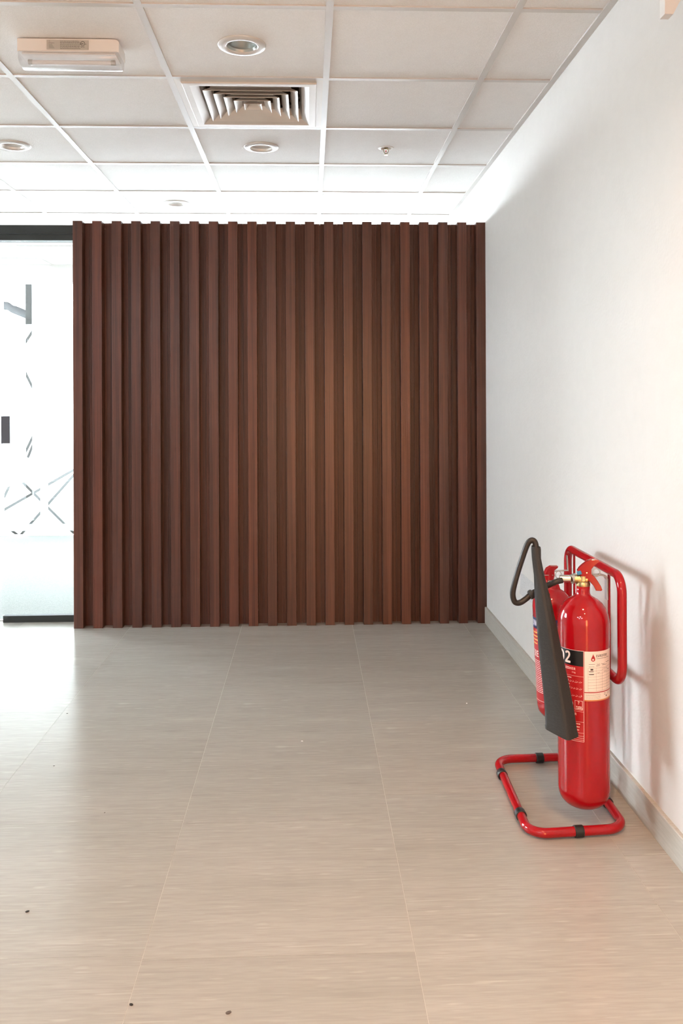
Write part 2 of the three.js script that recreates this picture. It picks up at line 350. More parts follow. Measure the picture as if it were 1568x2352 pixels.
// ------------------------------------------------------------------ slatted wood partition
{
  const t = thing('slat_partition', 'tall dark reddish-brown wooden partition of vertical battens across the room', 'partition', V(0, 0, PANEL));
  const H0 = 2.186, D = 0.062, x0 = -1.265, pitch = 0.10367, w = 0.0505;
  for (let i = 0; i < 22; i++) {
    const x = x0 + i * pitch, ww = i === 21 ? 0.0505 : w;
    const g = metreUV(new RoundedBoxGeometry(ww, H0, D, 1, 0.0012).translate(x + ww / 2, H0 / 2, -D / 2), rnd(), rnd());
    mesh('batten', g, woodMats[Math.floor(rnd() * 5)], t);
    if (i < 21) {
      const n = 2;                                                    // the recess is boarded with two strips
      const split = 0.4 + rnd() * 0.2, mats = [woodDeep[Math.floor(rnd() * 4)], woodDeep[Math.floor(rnd() * 4)]];
      const r0 = x + w - 0.002, r1 = x + pitch + 0.002, mid = r0 + (r1 - r0) * split;
      for (let k = 0; k < n; k++) {
        const a = k ? mid + 0.0004 : r0, b = k ? r1 : mid - 0.0004, dz = k ? 0.0 : 0.003;
        mesh('recess_board', metreUV(boxAt(a, b, 0, H0 - 0.001, D - 0.003 + dz * (i % 2), D + 0.012), rnd(), rnd()), mats[k], t);
      }
    }
  }
  mesh('recess_board', metreUV(boxAt(WX - 0.0035, WX - 0.0002, 0.09, H0 - 0.012, 0.02, D + 0.012)), woodDeep[1], t);
  mesh('core_panel', boxAt(x0 + 0.004, WX - 0.0002, 0.004, H0 - 0.003, D + 0.0125, 0.110), woodMats[1], t);
}

// ------------------------------------------------------------------ glass front beside the partition
{
  const t = thing('glass_partition', 'clear glass office front under a dark aluminium head track', 'glass partition', V(0, 0, 4.77));
  mesh('head_track', boxAt(LEFT, -0.70, 2.141, 2.188, -0.012, 0.085), M.alu, t);
  mesh('lower_track', boxAt(LEFT, -0.70, 2.107, 2.139, 0.0, 0.075), M.alu, t);
  mesh('glass_pane', boxAt(LEFT, -1.73, 0.006, 2.107, 0.052, 0.062), M.glass, t);
  mesh('floor_channel', boxAt(LEFT, -1.70, 0, 0.005, 0.045, 0.069), M.zinc, t);
  const d = thing('sliding_door', 'frameless clear sliding glass door with a dark bottom rail and handle plate', 'door', V(0, 0, 4.79));
  mesh('glass_leaf', boxAt(-1.697, -0.78, 0.037, 2.106, 0.0, 0.010), M.glass, d);
  mesh('bottom_rail', boxAt(-1.690, -0.78, 0.0, 0.037, -0.012, 0.022), M.alu, d);
  mesh('handle_plate', new RoundedBoxGeometry(0.0475, 0.151, 0.012, 2, 0.001).translate(-1.6735, 1.062, 0.006), M.handle, d);
}

// ------------------------------------------------------------------ ceiling fittings
function downlight([x, zf], label, lit, pale) {
  const t = thing('downlight', label, 'downlight', V(x, CEIL, zf), undefined);
  mesh('trim_ring', lathe([[0.053, 0.004], [0.0535, -0.001], [0.058, -0.004], [0.070, -0.0035], [0.082, -0.0005], [0.0845, 0.003], [0.084, 0.0055], [0.060, 0.0055], [0.053, 0.004]]), M.whiteSteel, t);
  const cup = mesh('reflector_cup', lathe([[0.0535, 0.001], [0.050, 0.008], [0.0485, 0.012], [0.040, 0.013], [0.037, 0.022], [0.030, 0.024], [0.027, 0.034], [0.018, 0.036], [0.0, 0.036]]), pale ? M.paleReflector : M.reflector, t);
  if (lit) {
    const glow = std({ color: lin(0.9, 0.85, 0.75), emissive: WARM, emissiveIntensity: 12, roughness: 0.5 });
    mesh('lamp_lens', new THREE.CylinderGeometry(0.026, 0.026, 0.004, 32).translate(0, 0.031, 0), glow, cup);
    const s = new THREE.SpotLight(WARM, DOWNLIGHT_CD, 0, 1.3, 0.9, 2); s.castShadow = true; s.shadow.radius = 2.5;
    s.position.set(0, -0.012, 0); s.target.position.set(0, -2, 0); t.add(s); t.add(s.target); s.name = 'lamp_light'; s.target.name = 'lamp_target';
  } else mesh('led_chip', new THREE.CylinderGeometry(0.012, 0.012, 0.003, 24).translate(0, 0.033, 0), M.ledChip, cup);
  return t;
}
downlight(LIGHTS[0], 'unlit recessed downlight with grey lens nearest the camera, in front of the air vent');
downlight(LIGHTS[1], 'white-ringed recessed downlight in the tile just behind the air vent', false, true);
downlight(LIGHTS[2], 'white-ringed recessed downlight cut by the photo at its left edge', false, true);
downlight(LIGHTS[3], 'washed-out recessed downlight nearest above the wooden partition', false, true);
downlight(LIGHTS[4], 'faint recessed downlight in the office ceiling behind the glass front', false, true);
downlight(LIGHTS[5], 'lit warm downlight close to the right wall, just out of frame', true);
downlight(LIGHTS[6], 'lit warm downlight above the camera near the right wall', true);

for (const [x, zf] of PANELS) { // lit ceiling panels behind the camera
  const t = thing('panel_light', x < -2 ? (zf < -2 ? 'lit square ceiling panel in the far left corner behind the camera' : 'lit square ceiling panel left of and behind the camera') : (zf < -2 ? 'lit square ceiling panel at the back, second from the left wall' : 'lit square ceiling panel behind the camera, second from the left wall'), 'panel light', V(x, CEIL, zf));
  mesh('frame', boxAt(-0.297, 0.297, 0.001, 0.012, -0.297, 0.297), M.white, t);
  mesh('diffuser', boxAt(-0.28, 0.28, -0.001, 0.001, -0.28, 0.28), std({ color: lin(0.8, 0.8, 0.8), emissive: COOL, emissiveIntensity: 2, roughness: 0.6 }), t);
  const l = new THREE.RectAreaLight(COOL, PANEL_NITS, 0.56, 0.56); l.rotation.x = -Math.PI / 2; l.position.y = -0.004; l.name = 'panel_glow'; t.add(l);
}
{ // square four-way air diffuser
  const t = thing('air_vent', 'square white four-way ceiling air vent of nested sloping louvres', 'air vent', V(VENT[0], CEIL, VENT[1]));
  const ring = (pts) => {                                             // a square ring lofted through [half size, y]
    const pos = [], idx = [];
    pts.forEach(([s, y]) => { for (const [a, b] of [[-1, -1], [1, -1], [1, 1], [-1, 1]]) pos.push(a * s, y, b * s); });
    for (let i = 0; i + 1 < pts.length; i++) for (let k = 0; k < 4; k++) { const a = i * 4 + k, b = i * 4 + (k + 1) % 4; idx.push(a, b, a + 4, b, b + 4, a + 4); }
    const g = new THREE.BufferGeometry(); g.setAttribute('position', new THREE.Float32BufferAttribute(pos, 3)); g.setIndex(idx);
    const n = g.toNonIndexed(); n.computeVertexNormals(); return n;
  };
  const steel = std({ color: lin(0.72, 0.68, 0.63), roughness: 0.4, side: THREE.DoubleSide });
  mesh('frame', ring([[0.2965, 0.008], [0.2965, 0.001], [0.264, 0.0], [0.262, -0.005], [0.259, -0.006], [0.234, -0.006], [0.2325, -0.0045], [0.203, 0.012], [0.192, 0.055]]), steel, t);
  [0.187, 0.149, 0.111, 0.0735].forEach((s) => mesh('louvre', ring([[s, -0.006], [s + 0.0012, -0.0068], [s + 0.002, -0.006], [s - 0.024, 0.014], [s - 0.030, 0.04], [s - 0.0315, 0.04], [s - 0.026, 0.014], [s, -0.006]]), steel, t));
  mesh('centre_plate', ring([[0.0001, 0.016], [0.014, 0.012], [0.034, -0.006], [0.0355, -0.0066], [0.0365, -0.006], [0.016, 0.014], [0.012, 0.04], [0.0001, 0.04]]), steel, t);
  for (const [a, b] of [[1, 1], [1, -1], [-1, 1], [-1, -1]]) mesh('corner_strut', new THREE.BoxGeometry(0.24, 0.012, 0.003).rotateY(-a * b * Math.PI / 4 * -1).translate(a * 0.11, 0.034, b * 0.11), M.dark, t);
  mesh('duct_box', ring([[0.192, 0.055], [0.192, 0.20], [0.0001, 0.20]]), std({ color: lin(0.16, 0.12, 0.10), roughness: 0.8, side: THREE.DoubleSide }), t);
}
{ // sprinkler
  const t = thing('sprinkler', 'small pendent fire sprinkler in a white round escutcheon', 'sprinkler', V(SPRINKLER[0], CEIL + 0.005, SPRINKLER[1]));
  mesh('escutcheon', lathe([[0.024, 0.004], [0.0245, -0.003], [0.027, -0.005], [0.036, -0.0025], [0.039, 0.0], [0.024, 0.004]], 48), M.white, t);
  mesh('recess_cup', lathe([[0.0245, 0.0], [0.023, 0.018], [0.0, 0.020]], 40), M.zinc, t);
  const br = std({ color: lin(0.30, 0.24, 0.14), roughness: 0.35, metalness: 1 });
  mesh('sprinkler_body', lathe([[0.0, 0.018], [0.010, 0.018], [0.010, -0.006], [0.008, -0.009], [0.0, -0.009]], 24), br, t);
  for (const s of [-1, 1]) mesh('frame_arm', tube([new THREE.Vector3(s * 0.008, -0.006, 0), new THREE.Vector3(s * 0.0115, -0.014, 0), new THREE.Vector3(s * 0.008, -0.024, 0), new THREE.Vector3(s * 0.002, -0.030, 0)], 0.0018, 20, 8), br, t);
  mesh('glass_bulb', new THREE.SphereGeometry(0.0028, 12, 10).scale(1, 2.6, 1).translate(0, -0.0165, 0), phys({ color: lin(0.6, 0.08, 0.05), roughness: 0.1 }), t);
  mesh('frame_boss', lathe([[0.0, -0.027], [0.004, -0.028], [0.0045, -0.033], [0.0, -0.034]], 20), br, t);
  const s = new THREE.Shape(); for (let k = 0; k < 32; k++) { const a = k / 32 * Math.PI * 2, r = k % 4 < 2 ? 0.0125 : 0.008; s[k ? 'lineTo' : 'moveTo'](Math.cos(a) * r, Math.sin(a) * r); }
  mesh('deflector', new THREE.ExtrudeGeometry(s, { depth: 0.0012, bevelEnabled: false }).rotateX(Math.PI / 2).translate(0, -0.034, 0), br, t);
}
{ // emergency luminaire
  const t = thing('emergency_light', 'white surface-mounted emergency light with clear ribbed lens and grey sticker', 'emergency light', V(-0.820, CEIL, 2.955));
  const hs = new THREE.Shape(); hs.moveTo(-0.171, -0.042); hs.lineTo(0.171, -0.042); hs.lineTo(0.171, -0.012); hs.quadraticCurveTo(0.170, -0.002, 0.158, 0.0); hs.lineTo(-0.171, 0.0); hs.lineTo(-0.171, -0.042);
  mesh('housing', new THREE.ExtrudeGeometry(hs, { depth: 0.096, bevelEnabled: true, bevelSize: 0.0015, bevelThickness: 0.002, bevelSegments: 2 }).translate(0, 0, -0.098), M.white, t);
  const c = document.createElement('canvas'); c.width = 512; c.height = 112; const g = c.getContext('2d');
  g.fillStyle = '#bdbcb6'; g.fillRect(0, 0, 512, 112); g.fillStyle = '#5d5c58';
  g.font = 'bold 17px sans-serif'; g.fillText('t', 34, 20); g.font = 'bold 13px sans-serif'; g.fillText('Emergency', 26, 40);
  for (let i = 0; i < 5; i++) g.fillRect(28, 52 + i * 10, 40 + (i * 37) % 30, 3);
  for (let i = 0; i < 9; i++) for (let x = 164; x < 380 + (i * 53) % 40;) { const w = 8 + ((x * 7 + i * 13) % 22); g.fillRect(x, 10 + i * 11, w, 4); x += w + 5; }
  g.lineWidth = 5; g.strokeStyle = '#403f3c'; g.beginPath(); g.arc(440, 40, 25, 0, 7); g.stroke(); g.fillStyle = '#403f3c'; g.font = 'bold 26px sans-serif'; g.fillText('UL', 423, 50); g.font = 'bold 14px sans-serif'; g.fillText('c', 404, 52); g.fillText('US', 468, 52); g.fillText('LISTED', 418, 84);
  const tx = new THREE.CanvasTexture(c); tx.colorSpace = THREE.SRGBColorSpace;
  mesh('rating_sticker', new THREE.PlaneGeometry(0.142, 0.033).translate(-0.001, -0.021, 0.0023), std({ map: tx, roughness: 0.5 }), t);
  // lens: a shallow rounded trough, open at the top
  const prof = []; for (let k = 0; k <= 20; k++) { const a = Math.PI * k / 20; prof.push(new THREE.Vector2(-0.049 + 0.047 * Math.cos(Math.PI - a), -0.043 - 0.040 * Math.pow(Math.sin(a), 0.55))); }
  const trough = new THREE.Shape(prof);
  const lens = new THREE.ExtrudeGeometry(trough, { depth: 0.332, bevelEnabled: true, bevelSize: 0.002, bevelThickness: 0.004, bevelSegments: 3, steps: 1 });
  lens.translate(0, 0, -0.166).rotateY(-Math.PI / 2);
  mesh('lens_cover', toCreasedNormals(lens, 0.6), M.clearPlastic, t);
  mesh('reflector_tray', new RoundedBoxGeometry(0.318, 0.006, 0.084, 2, 0.002).translate(0, -0.047, -0.049), M.white, t);
  mesh('tube_lamp', new THREE.CylinderGeometry(0.008, 0.008, 0.27, 20).rotateZ(Math.PI / 2).translate(0, -0.062, -0.049), std({ color: lin(0.85, 0.85, 0.86), roughness: 0.3 }), t);
  for (const s of [-1, 1]) mesh('tube_cap', new THREE.CylinderGeometry(0.0095, 0.0095, 0.014, 20).rotateZ(Math.PI / 2).translate(s * 0.142, -0.062, -0.049), M.zinc, t);
}
{ // white bracket at the top right
  const t = thing('wall_bracket', 'white bracket with slanted underside high on the right wall, cut by the photo top', 'bracket', V(WX, 2.17, 2.11));
  mesh('bracket_arm', extrudeXY([[0, 0.20], [-0.0745, 0.20], [-0.0745, 0.006], [-0.0545, 0.006], [-0.002, 0.105]], 0.03, 0.001).translate(0, 0, -0.015), M.white, t);
  mesh('wall_plate', new RoundedBoxGeometry(0.006, 0.13, 0.06, 2, 0.001).translate(-0.003, 0.155, 0), M.white, t);
}

// ------------------------------------------------------------------ fire extinguishers on their floor stand
const FX = 0.880;                                                     // plane of the upright loop
{
  const t = thing('extinguisher_stand', 'red tubular steel floor stand holding two fire extinguishers', 'stand', V(0.75, 0, 2.6));
  const o = (x, y, zf) => new THREE.Vector3(x - 0.75, y, -(zf - 2.6));
  const R = 0.0132, yb = 0.0165;
  mesh('base_tube', bent([o(0.602, yb, 2.342), o(0.880, yb, 2.362), o(0.884, yb, 2.845), o(0.618, yb, 2.835)], 0.055, R, true, 220), M.redTube, t);
  mesh('upright_loop', bent([o(FX, 0.410, 2.386), o(FX, 0.714, 2.386), o(FX, 0.712, 2.892), o(FX, 0.410, 2.892)], 0.050, R, true, 220), M.redTube, t);
  mesh('support_post', new THREE.CylinderGeometry(R, R, 0.39, 18).translate(FX - 0.75, 0.21, -0.02), M.redTube, t);
  for (const z of [2.49, 2.822]) mesh('hanging_bar', new RoundedBoxGeometry(0.005, 0.29, 0.0115, 2, 0.001).translate(FX - 0.75, 0.562, -(z - 2.6)), M.redTube, t);
  const clip = (x, z, ang) => mesh('rubber_clip', lathe([[R, -0.0125], [R + 0.0022, -0.0125], [R + 0.003, -0.011], [R + 0.003, 0.011], [R + 0.0022, 0.0125], [R, 0.0125]], 24).rotateZ(Math.PI / 2).rotateY(ang), M.clip, t, o(x, yb, z));
  clip(0.742, 2.352, 0.07); clip(0.6055, 2.455, Math.PI / 2); clip(0.612, 2.72, Math.PI / 2); clip(0.7645, 2.84, 0.02); clip(0.8815, 2.52, Math.PI / 2);
}

// --- CO2 extinguisher
{
  const AX = 0.7897, AZ = 2.45, R = 0.073;
  const t = thing('fire_extinguisher', 'tall red extinguisher with black CO2 label and long black discharge horn', 'extinguisher', V(AX, 0, AZ));
  const o = (x, y, zf) => new THREE.Vector3(x - AX, y, -(zf - AZ));
  const prof = [[0.0, 0.041], [0.020, 0.0415], [0.040, 0.046], [0.056, 0.056], [0.066, 0.068], [0.0715, 0.083], [R, 0.098], [R, 0.570], [0.0722, 0.583], [0.0690, 0.599], [0.0625, 0.615], [0.0530, 0.629], [0.0410, 0.639], [0.0300, 0.645], [0.0225, 0.650], [0.0195, 0.656], [0.0190, 0.664], [0.0190, 0.677], [0.0, 0.677]];
  mesh('cylinder', lathe(prof, 96), M.red, t);
  const base = lathe([[0.0185, 0.676], [0.0200, 0.678], [0.0200, 0.684], [0.0185, 0.686], [0.0185, 0.692], [0.0, 0.692]], 32);
  mesh('neck_collar', base, M.brass, t);
  // valve turned partly to the camera
  const valve = new THREE.Group(); valve.name = 'valve'; valve.position.set(0, 0, 0); t.add(valve);
  const PX = AZ / FOCAL;
  const trace = (pts) => pts.map(([x, y]) => [(x - 1343) * PX * 1.06, EYE - (y - 916.35) * PX]);
  const swing = -0.22;
  const add = (name, g, m) => mesh(name, g.rotateY(swing), m, valve);
  add('valve_body', mergeGeometries([new THREE.CylinderGeometry(0.0155, 0.0165, 0.020, 6).translate(0, 0.696, 0).toNonIndexed(), new THREE.CylinderGeometry(0.0125, 0.0125, 0.036, 20).rotateZ(Math.PI / 2).translate(-0.006, 0.6965, 0).toNonIndexed()]), M.brass);
  add('hex_nut', new THREE.CylinderGeometry(0.0140, 0.0140, 0.017, 6).rotateX(Math.PI / 6).rotateZ(Math.PI / 2).rotateX(Math.PI / 6).translate(-0.027, 0.6965, 0), M.chrome);
  add('hose_ferrule', new THREE.CylinderGeometry(0.0105, 0.0112, 0.030, 24).rotateZ(Math.PI / 2).translate(-0.0500, 0.6955, 0), M.chrome);
  const lever = extrudeXY(trace([[1332, 1312], [1336, 1305], [1343, 1298], [1354, 1289], [1361, 1286.5], [1368, 1286], [1375, 1287], [1376, 1289], [1369, 1295], [1365, 1299], [1359, 1307], [1359, 1318], [1352, 1322], [1342, 1319]]), 0.019, 0.0015).translate(0, 0, -0.0095);
  add('upper_lever', lever, M.redTube);
  add('carry_handle', extrudeXY(trace([[1337, 1321], [1342, 1319], [1352, 1317], [1358, 1318.5], [1366, 1326], [1373, 1336], [1379, 1346.7], [1381.7, 1354], [1380, 1355.6], [1370, 1355.4], [1365, 1344.6], [1358, 1336], [1347.6, 1329]]), 0.021, 0.0015).translate(0, 0, -0.0105), M.redTube);
  add('lever_pin', new THREE.CylinderGeometry(0.002, 0.002, 0.026, 12).rotateX(Math.PI / 2).translate(0.0095, 0.7165, 0), M.chrome);
  add('pull_ring', new THREE.TorusGeometry(0.0110, 0.0013, 10, 36).rotateY(0.25).translate(0.0365, 0.7165, 0.004), M.zinc);
  add('safety_pin', new THREE.CylinderGeometry(0.0013, 0.0013, 0.022, 10).rotateZ(Math.PI / 2 - 0.3).translate(0.0185, 0.7135, 0.004), M.zinc);
  add('pin_seal', new RoundedBoxGeometry(0.013, 0.011, 0.008, 2, 0.002).rotateZ(0.3).translate(-0.0115, 0.7155, 0.010), M.blueTab);
  // labels: curved sheets on the shell
  const TH = -0.3118;                                                 // turn that faces the camera
  const sheet = (a0, a1, y0, y1) => new THREE.CylinderGeometry(R + 0.0004, R + 0.0004, y1 - y0, 48, 1, true, TH + a0, a1 - a0).translate(0, (y0 + y1) / 2, 0);
  {
    const c = document.createElement('canvas'); c.width = 512; c.height = 1024; const g = c.getContext('2d');
    const RED = '#a80a10', WH = '#f0dcd4';
    g.fillStyle = RED; g.fillRect(0, 0, 512, 1024); g.strokeStyle = WH; g.lineWidth = 4; g.strokeRect(3, 3, 506, 1018);
    g.fillStyle = '#0c0c0d'; g.fillRect(5, 5, 500, 172); g.fillStyle = WH; g.font = 'bold 186px sans-serif'; g.textAlign = 'center';
    g.save(); g.translate(224, 156); g.scale(0.78, 1); g.fillText('CO2', 0, 0); g.restore();
    g.textAlign = 'right'; g.font = 'bold 40px sans-serif'; g.fillText('EXTINGUISHER', 420, 226); g.font = 'bold 22px sans-serif'; g.fillText('CARBON DIOXIDE', 300, 258); g.fillText('5 kg', 420, 260);
    const line = (y) => { g.fillRect(5, y, 502, 3); };
    line(290);
    const latin = (x, y, w) => { for (let a = x; a < x + w;) { const q = 6 + (a * 13 + y * 7) % 12; g.fillRect(a, y - 14 + (a * 3 + y) % 4, q, 12); a += q + 3; } };
    const arabic = (x1, y, w) => { g.lineWidth = 4; let a = x1; while (a > x1 - w) { const q = 16 + (a * 7 + y) % 26; g.beginPath(); g.moveTo(a, y - 10); g.quadraticCurveTo(a - q * 0.3, y + 6, a - q, y); g.stroke(); g.fillRect(a - q * 0.6, y - 16 + ((a + y) % 2) * 26, 5, 5); if ((a + y) % 3 === 0) g.fillRect(a - q * 0.2, y - 22, 4, 22); a -= q + 8; } };
    latin(150, 322, 210); arabic(490, 360, 250); latin(90, 398, 260); arabic(490, 436, 300); latin(120, 478, 200); arabic(490, 518, 270); latin(90, 556, 240);
    g.lineWidth = 5; g.beginPath(); g.arc(350, 610, 40, 0, 7); g.stroke(); g.font = 'bold 46px sans-serif'; g.textAlign = 'center'; g.fillText('2', 350, 626); g.strokeRect(412, 566, 82, 100); g.fillText('?', 452, 606); latin(424, 640, 60); latin(424, 658, 60);
    g.beginPath(); g.arc(240, 610, 40, 0, 7); g.stroke();
    line(684); g.textAlign = 'right'; g.font = 'bold 36px sans-serif'; g.fillText('EXTINGUISHER', 430, 730); g.fillText('RECHARGE', 410, 772); line(800);
    for (let i = 0; i < 6; i++) latin(120, 832 + i * 17, 340 - (i * 47) % 90);
    line(922); line(958); line(980); line(1002);
    const tx = new THREE.CanvasTexture(c); tx.colorSpace = THREE.SRGBColorSpace; tx.anisotropy = 8;
    mesh('instruction_label', sheet(-1.75, 0.02, 0.2515, 0.508), std({ map: tx, roughness: 0.38 }), t).userData.label = 'red instruction label with black CO2 band';
  }
  {
    const c = document.createElement('canvas'); c.width = 512; c.height = 640; const g = c.getContext('2d');
    g.fillStyle = '#efdfd6'; g.fillRect(0, 0, 512, 640);
    g.fillStyle = '#a31a1c'; g.beginPath(); g.moveTo(122, 28); g.bezierCurveTo(128, 60, 160, 78, 152, 112); g.bezierCurveTo(146, 138, 100, 138, 94, 110); g.bezierCurveTo(90, 84, 118, 70, 122, 28); g.fill();
    g.fillStyle = '#efdfd6'; g.beginPath(); g.arc(122, 108, 13, 0, 7); g.fill();
    g.fillStyle = '#3a3a3c'; g.font = 'bold 46px sans-serif'; g.textAlign = 'left'; g.save(); g.translate(168, 78); g.scale(0.95, 1); g.fillText('EUROFIRE', 0, 0); g.restore();
    for (let x = 172; x < 420;) { const w = 8 + x % 14; g.fillRect(x, 94, w, 6); x += w + 4; }
    g.strokeStyle = '#5a5350'; g.lineWidth = 2;
    const script = (x, y, w, h, s) => { g.beginPath(); g.moveTo(x, y); for (let a = 0; a <= w; a += 9) g.lineTo(x + a, y + Math.sin(a * 0.7 + s) * h + ((a * s) % 7) - 3); g.stroke(); };
    g.fillRect(60, 168, 90, 4); g.fillRect(60, 200, 80, 4);
    g.lineWidth = 5; script(180, 166, 60, 7, 1); script(262, 164, 70, 11, 2); script(350, 158, 90, 6, 3); script(176, 200, 60, 9, 5); script(280, 196, 90, 8, 4); g.lineWidth = 4;
    script(290, 236, 100, 7, 6); script(190, 282, 40, 5, 3); script(300, 270, 70, 8, 2); script(390, 268, 70, 6, 4); g.fillRect(84, 228, 40, 22); g.fillRect(64, 262, 66, 8); g.fillRect(64, 298, 70, 10);
    g.lineWidth = 2; for (let i = 0; i < 9; i++) { g.beginPath(); g.moveTo(50, 222 + i * 38); g.lineTo(480, 214 + i * 38); g.stroke(); } for (const x of [50, 170, 270, 380, 480]) { g.beginPath(); g.moveTo(x, 222); g.lineTo(x, 526); g.stroke(); }
    g.fillStyle = '#a3181c'; g.fillRect(0, 536, 512, 12); g.fillStyle = '#6a625e';
    for (let i = 0; i < 6; i++) { for (let x = 16; x < 230;) { const w = 7 + (x * 3 + i * 11) % 15; g.fillRect(x, 558 + i * 13, w, 3); x += w + 4; } for (let x = 380; x < 500;) { const w = 7 + (x * 3 + i * 11) % 15; if (i < 3) g.fillRect(x, 556 + i * 13, w, 3); x += w + 4; } }
    g.lineWidth = 4; g.strokeStyle = '#5b5450'; g.strokeRect(312, 562, 22, 26); g.beginPath(); g.arc(356, 606, 12, 0, 7); g.fill();
    const tx = new THREE.CanvasTexture(c); tx.colorSpace = THREE.SRGBColorSpace; tx.anisotropy = 8;
    mesh('service_label', sheet(0.035, 1.42, 0.371, 0.507), std({ map: tx, roughness: 0.5 }), t).userData.label = 'white service record label with red flame mark';
    mesh('glue_line', sheet(0.035, 1.42, 0.3675, 0.3712), std({ color: lin(0.55, 0.20, 0.06), roughness: 0.6 }), t);
  }
  // wall-side bracket strap
  mesh('hanging_strap', extrudeXY([[0, 0], [0.052, 0.004], [0.066, 0.000], [0.0705, -0.010], [0.0705, -0.070], [0.0675, -0.070], [0.0675, -0.012], [0.064, -0.004], [0.052, 0.001], [0, -0.003]], 0.018, 0.0006).translate(0.012, 0.6985, -0.045), M.zinc, t);
  // discharge hose: fitting > behind the horn > loop > top of the horn
  const hp = [o(0.7255, 0.6955, 2.438), o(0.7053, 0.6915, 2.436), o(0.6843, 0.679, 2.446), o(0.6678, 0.668, 2.450), o(0.6417, 0.6583, 2.445), o(0.6192, 0.6423, 2.440), o(0.6005, 0.6325, 2.437), o(0.5860, 0.637, 2.435), o(0.5806, 0.662, 2.434), o(0.5888, 0.7015, 2.432), o(0.6033, 0.7495, 2.430), o(0.6200, 0.7985, 2.427), o(0.6300, 0.8125, 2.425), o(0.6390, 0.8130, 2.423), o(0.6440, 0.803, 2.421), o(0.6446, 0.785, 2.418)];
  mesh('hose', tube(hp, 0.0082, 150, 14), M.hose, t);
  // horn: lofted from a round grip to a rounded rectangular mouth
  const spine = [[0.6444, 0.797, 2.4185, 0.0128, 0.0128, 0], [0.6444, 0.790, 2.418, 0.0136, 0.0136, 0], [0.6440, 0.7662, 2.414, 0.0130, 0.0130, 0], [0.6495, 0.7158, 2.404, 0.0145, 0.0135, 0.1], [0.6566, 0.6547, 2.395, 0.0200, 0.0175, 0.45], [0.6650, 0.585, 2.388, 0.0245, 0.0200, 0.75], [0.6735, 0.513, 2.382, 0.0285, 0.0220, 0.9], [0.6845, 0.433, 2.374, 0.0325, 0.0240, 1], [0.6939, 0.3575, 2.367, 0.0360, 0.0262, 1], [0.6985, 0.300, 2.363, 0.0385, 0.0278, 1], [0.6988, 0.297, 2.363, 0.0400, 0.0290, 1], [0.6995, 0.288, 2.3625, 0.0400, 0.0290, 1]];
  const N = 48, pos = [], uv = [], idx = []; const turnH = -0.9, ringsN = spine.length;
  const ringPts = (sp, shrink) => {
    const [x, y, z, a, b, sq] = sp; const out = [];
    const e = 2 / (2 + sq * 4.6), tx = -Math.atan2(0.0577, 0.5);
    for (let k = 0; k < N; k++) {
      const th = k / N * Math.PI * 2, cc = Math.cos(th), ss = Math.sin(th);
      const u = Math.sign(cc) * Math.pow(Math.abs(cc), e) * a * shrink, v = Math.sign(ss) * Math.pow(Math.abs(ss), e) * b * shrink;
      const rx = u * Math.cos(turnH) - v * Math.sin(turnH), rz = u * Math.sin(turnH) + v * Math.cos(turnH);
      out.push(o(x, y, z).add(new THREE.Vector3(rx, -rx * tx * -1, -rz)).add(new THREE.Vector3(0, rz * 0.11, 0)));
    }
    return out;
  };
  const all = [...spine.map((s) => [s, 1]), ...spine.slice(4).reverse().map((s) => [s, 0.9])];
  all.forEach(([s, k], i) => ringPts(s, k).forEach((p, j) => { pos.push(p.x, p.y, p.z); uv.push(j / N * 0.2, p.y); }));
  for (let i = 0; i + 1 < all.length; i++) for (let k = 0; k < N; k++) { const a = i * N + k, b = i * N + (k + 1) % N; idx.push(a, a + N, b, b, a + N, b + N); }
  const g = new THREE.BufferGeometry(); g.setAttribute('position', new THREE.Float32BufferAttribute(pos, 3)); g.setAttribute('uv', new THREE.Float32BufferAttribute(uv, 2)); g.setIndex(idx); g.computeVertexNormals();
  M.rubber.side = THREE.DoubleSide;
  mesh('horn', toCreasedNormals(g, 0.7), M.rubber, t);
  mesh('hose_clip', new THREE.TorusGeometry(0.0105, 0.0035, 10, 28).scale(1, 1, 1.8).rotateY(Math.PI / 2).rotateZ(0.45).translate(...o(0.636, 0.6545, 2.443).toArray()), M.rubber, t);
  mesh('horn_bracket', mergeGeometries([boxAt(0, 0.03, 0, 0.02, 0, 0.004), boxAt(0, 0.004, 0, 0.02, 0, 0.05)]).rotateY(0).translate(...o(0.650, 0.645, 2.405).toArray()), M.rubber, t);
}
